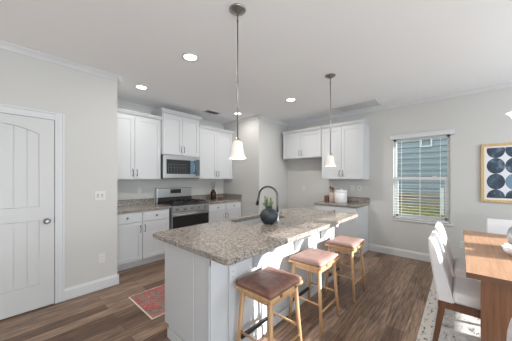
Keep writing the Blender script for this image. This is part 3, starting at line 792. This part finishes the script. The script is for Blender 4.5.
# ------------------------------------------------------------------ ceiling fittings
def downlight(label, x, y, watts=5):
    t = thing('recessed_light', label, 'ceiling light', (x, y, H), 0, 'recessed ceiling lights')
    bm = N(); lathe(bm, [(.092, -.0003), (.092, -.005), (.072, -.009), (.068, -.004), (.068, -.0003)], seg=32, cap0=False, cap1=False); obj('trim_ring', bm, M['plastic'], t)
    bm = N(); cyl(bm, (0, 0, -.001), (0, 0, -.0045), .0675, seg=32); obj('lens', bm, M['lens'], t)
    l = bpy.data.lights.new('downlight', 'AREA'); l.shape = 'DISK'; l.size = .13; l.energy = watts; l.color = (1, .96, .91)
    o = bpy.data.objects.new('downlight', l); C.objects.link(o); o.location = (0, 0, -.012); o.parent = t
    return t
downlight('recessed ceiling light nearest the camera, in front of the island end', 1.40, 2.22, 11)
downlight('recessed ceiling light nearest the left wall cabinets', 1.385, 3.49)
downlight('recessed ceiling light left of the far pendant, over the kitchen', 3.30, 2.15, 19)
downlight('recessed ceiling light behind the near pendant rod, by the pantry', 3.28, 3.43)
vt = thing('ceiling_vent', 'small dark louvred air vent in the ceiling near the cabinets', 'vent', (2.87, 3.75, H), 0)
bm = N(); box(bm, -.17, .17, -.085, -.065, -.008, -.0003); box(bm, -.17, .17, .065, .085, -.008, -.0003); box(bm, -.17, -.15, -.065, .065, -.008, -.0003); box(bm, .15, .17, -.065, .065, -.008, -.0003); obj('frame', bm, M['plastic'], vt)
bm = N(); box(bm, -.15, .15, -.065, .065, -.002, -.0003); obj('duct_backing', bm, M['slot'], vt)
bm = N()
for k in range(6):
    y = -.055 + k*.022; prism(bm, [(y, -.007), (y+.002, -.007), (y+.010, -.0022), (y+.008, -.0022)], -.15, .15, lambda u, v, x: (x, u, v))
obj('louvres', bm, M['plastic'], vt)
ap = thing('attic_hatch', 'flat white rectangular panel in the ceiling near the right wall', 'ceiling panel', (4.41, 1.43, H), 0)
bm = N(); box(bm, -.20, .20, -.36, -.33, -.014, -.0003); box(bm, -.20, .20, .33, .36, -.014, -.0003); box(bm, -.20, -.17, -.33, .33, -.014, -.0003); box(bm, .17, .20, -.33, .33, -.014, -.0003); obj('frame', bm, M['trim'], ap)
bm = N(); box(bm, -.17, .17, -.33, .33, -.008, -.0003); obj('panel', bm, M['plastic'], ap)

SH = [(.022, .138), (.034, .132), (.041, .115), (.045, .085), (.049, .055), (.056, .028), (.066, .010), (.069, 0), (.066, 0), (.053, .03), (.046, .057), (.042, .085), (.038, .112), (.031, .127), (.022, .132)]
def pendant(label, x, y):
    t = thing('pendant_light', label, 'pendant light', (x, y, 1.549), 0, 'pendant lights over the island')
    top = H-1.549
    bm = N(); lathe(bm, [(.066, top-.0005), (.066, top-.006), (.060, top-.012), (.056, top-.014), (.040, top-.024), (.020, top-.032), (.010, top-.040)], seg=32); obj('canopy', bm, M['bronze'], t)
    bm = N(); cyl(bm, (0, 0, .165), (0, 0, top-.038), .0055, seg=10); cyl(bm, (0, 0, .60), (0, 0, .625), .008, seg=10); cyl(bm, (0, 0, top-.10), (0, 0, top-.085), .008, seg=10); obj('rod', bm, M['bronze'], t)
    bm = N(); lathe(bm, [(.026, .139), (.026, .146), (.018, .152), (.010, .166)], seg=20); obj('socket_cap', bm, M['bronze'], t)
    bm = N(); lathe(bm, SH, seg=40, cap0=False, cap1=False, wave=lambda k, tt, r, z: (r*(1+.04*math.cos(6*tt)*max(0, 1-z/.03)), z)); obj('lamp_shade', bm, M['shade'], t)
    bm = N(); bmesh.ops.create_uvsphere(bm, u_segments=16, v_segments=10, radius=.024, matrix=Matrix.Translation((0, 0, .05)))
    for f in bm.faces: f.smooth = True
    obj('bulb', bm, M['bulb'], t)
    l = bpy.data.lights.new('pendant_glow', 'POINT'); l.energy = 5; l.shadow_soft_size = .03; l.color = (1, .88, .7)
    o = bpy.data.objects.new('pendant_glow', l); C.objects.link(o); o.location = (0, 0, .012); o.parent = t
    return t
pendant('bell shaded pendant light over the near end of the island', 1.255, 1.316)
pendant('bell shaded pendant light over the far end of the island', 2.87, 1.262)

cl = thing('chandelier', 'chandelier with upturned white glass shades over the dining table, mostly out of frame', 'chandelier', (2.62, -.72, H), 0)
bm = N(); lathe(bm, [(.07, -.0005), (.07, -.01), (.03, -.03), (.01, -.035)], seg=24); obj('canopy', bm, M['bronze'], cl)
bm = N(); cyl(bm, (0, 0, -.034), (0, 0, -.98), .007, seg=10); cyl(bm, (0, 0, -.93), (0, 0, -1.02), .03, .02, 16); obj('stem', bm, M['bronze'], cl)
for k in range(5):
    a = PI/2 + .30 + k*2*PI/5; r = .40; ux, uy = math.cos(a), math.sin(a)
    bm = N(); tube(bm, [(ux*.02, uy*.02, -.98), (ux*.16, uy*.16, -1.04), (ux*.30, uy*.30, -1.04), (ux*r, uy*r, -1.0), (ux*r, uy*r, -.972)], .008, 8); arm = obj('arm', bm, M['bronze'], cl)
    bm = N(); lathe(bm, [(.024, -.97), (.04, -.955), (.048, -.925), (.056, -.895), (.075, -.868), (.088, -.858), (.085, -.857), (.05, -.895), (.042, -.93), (.02, -.962)], (ux*r, uy*r, 0), 28, cap0=True, cap1=True); obj('lamp_shade', bm, M['litshade'], arm)
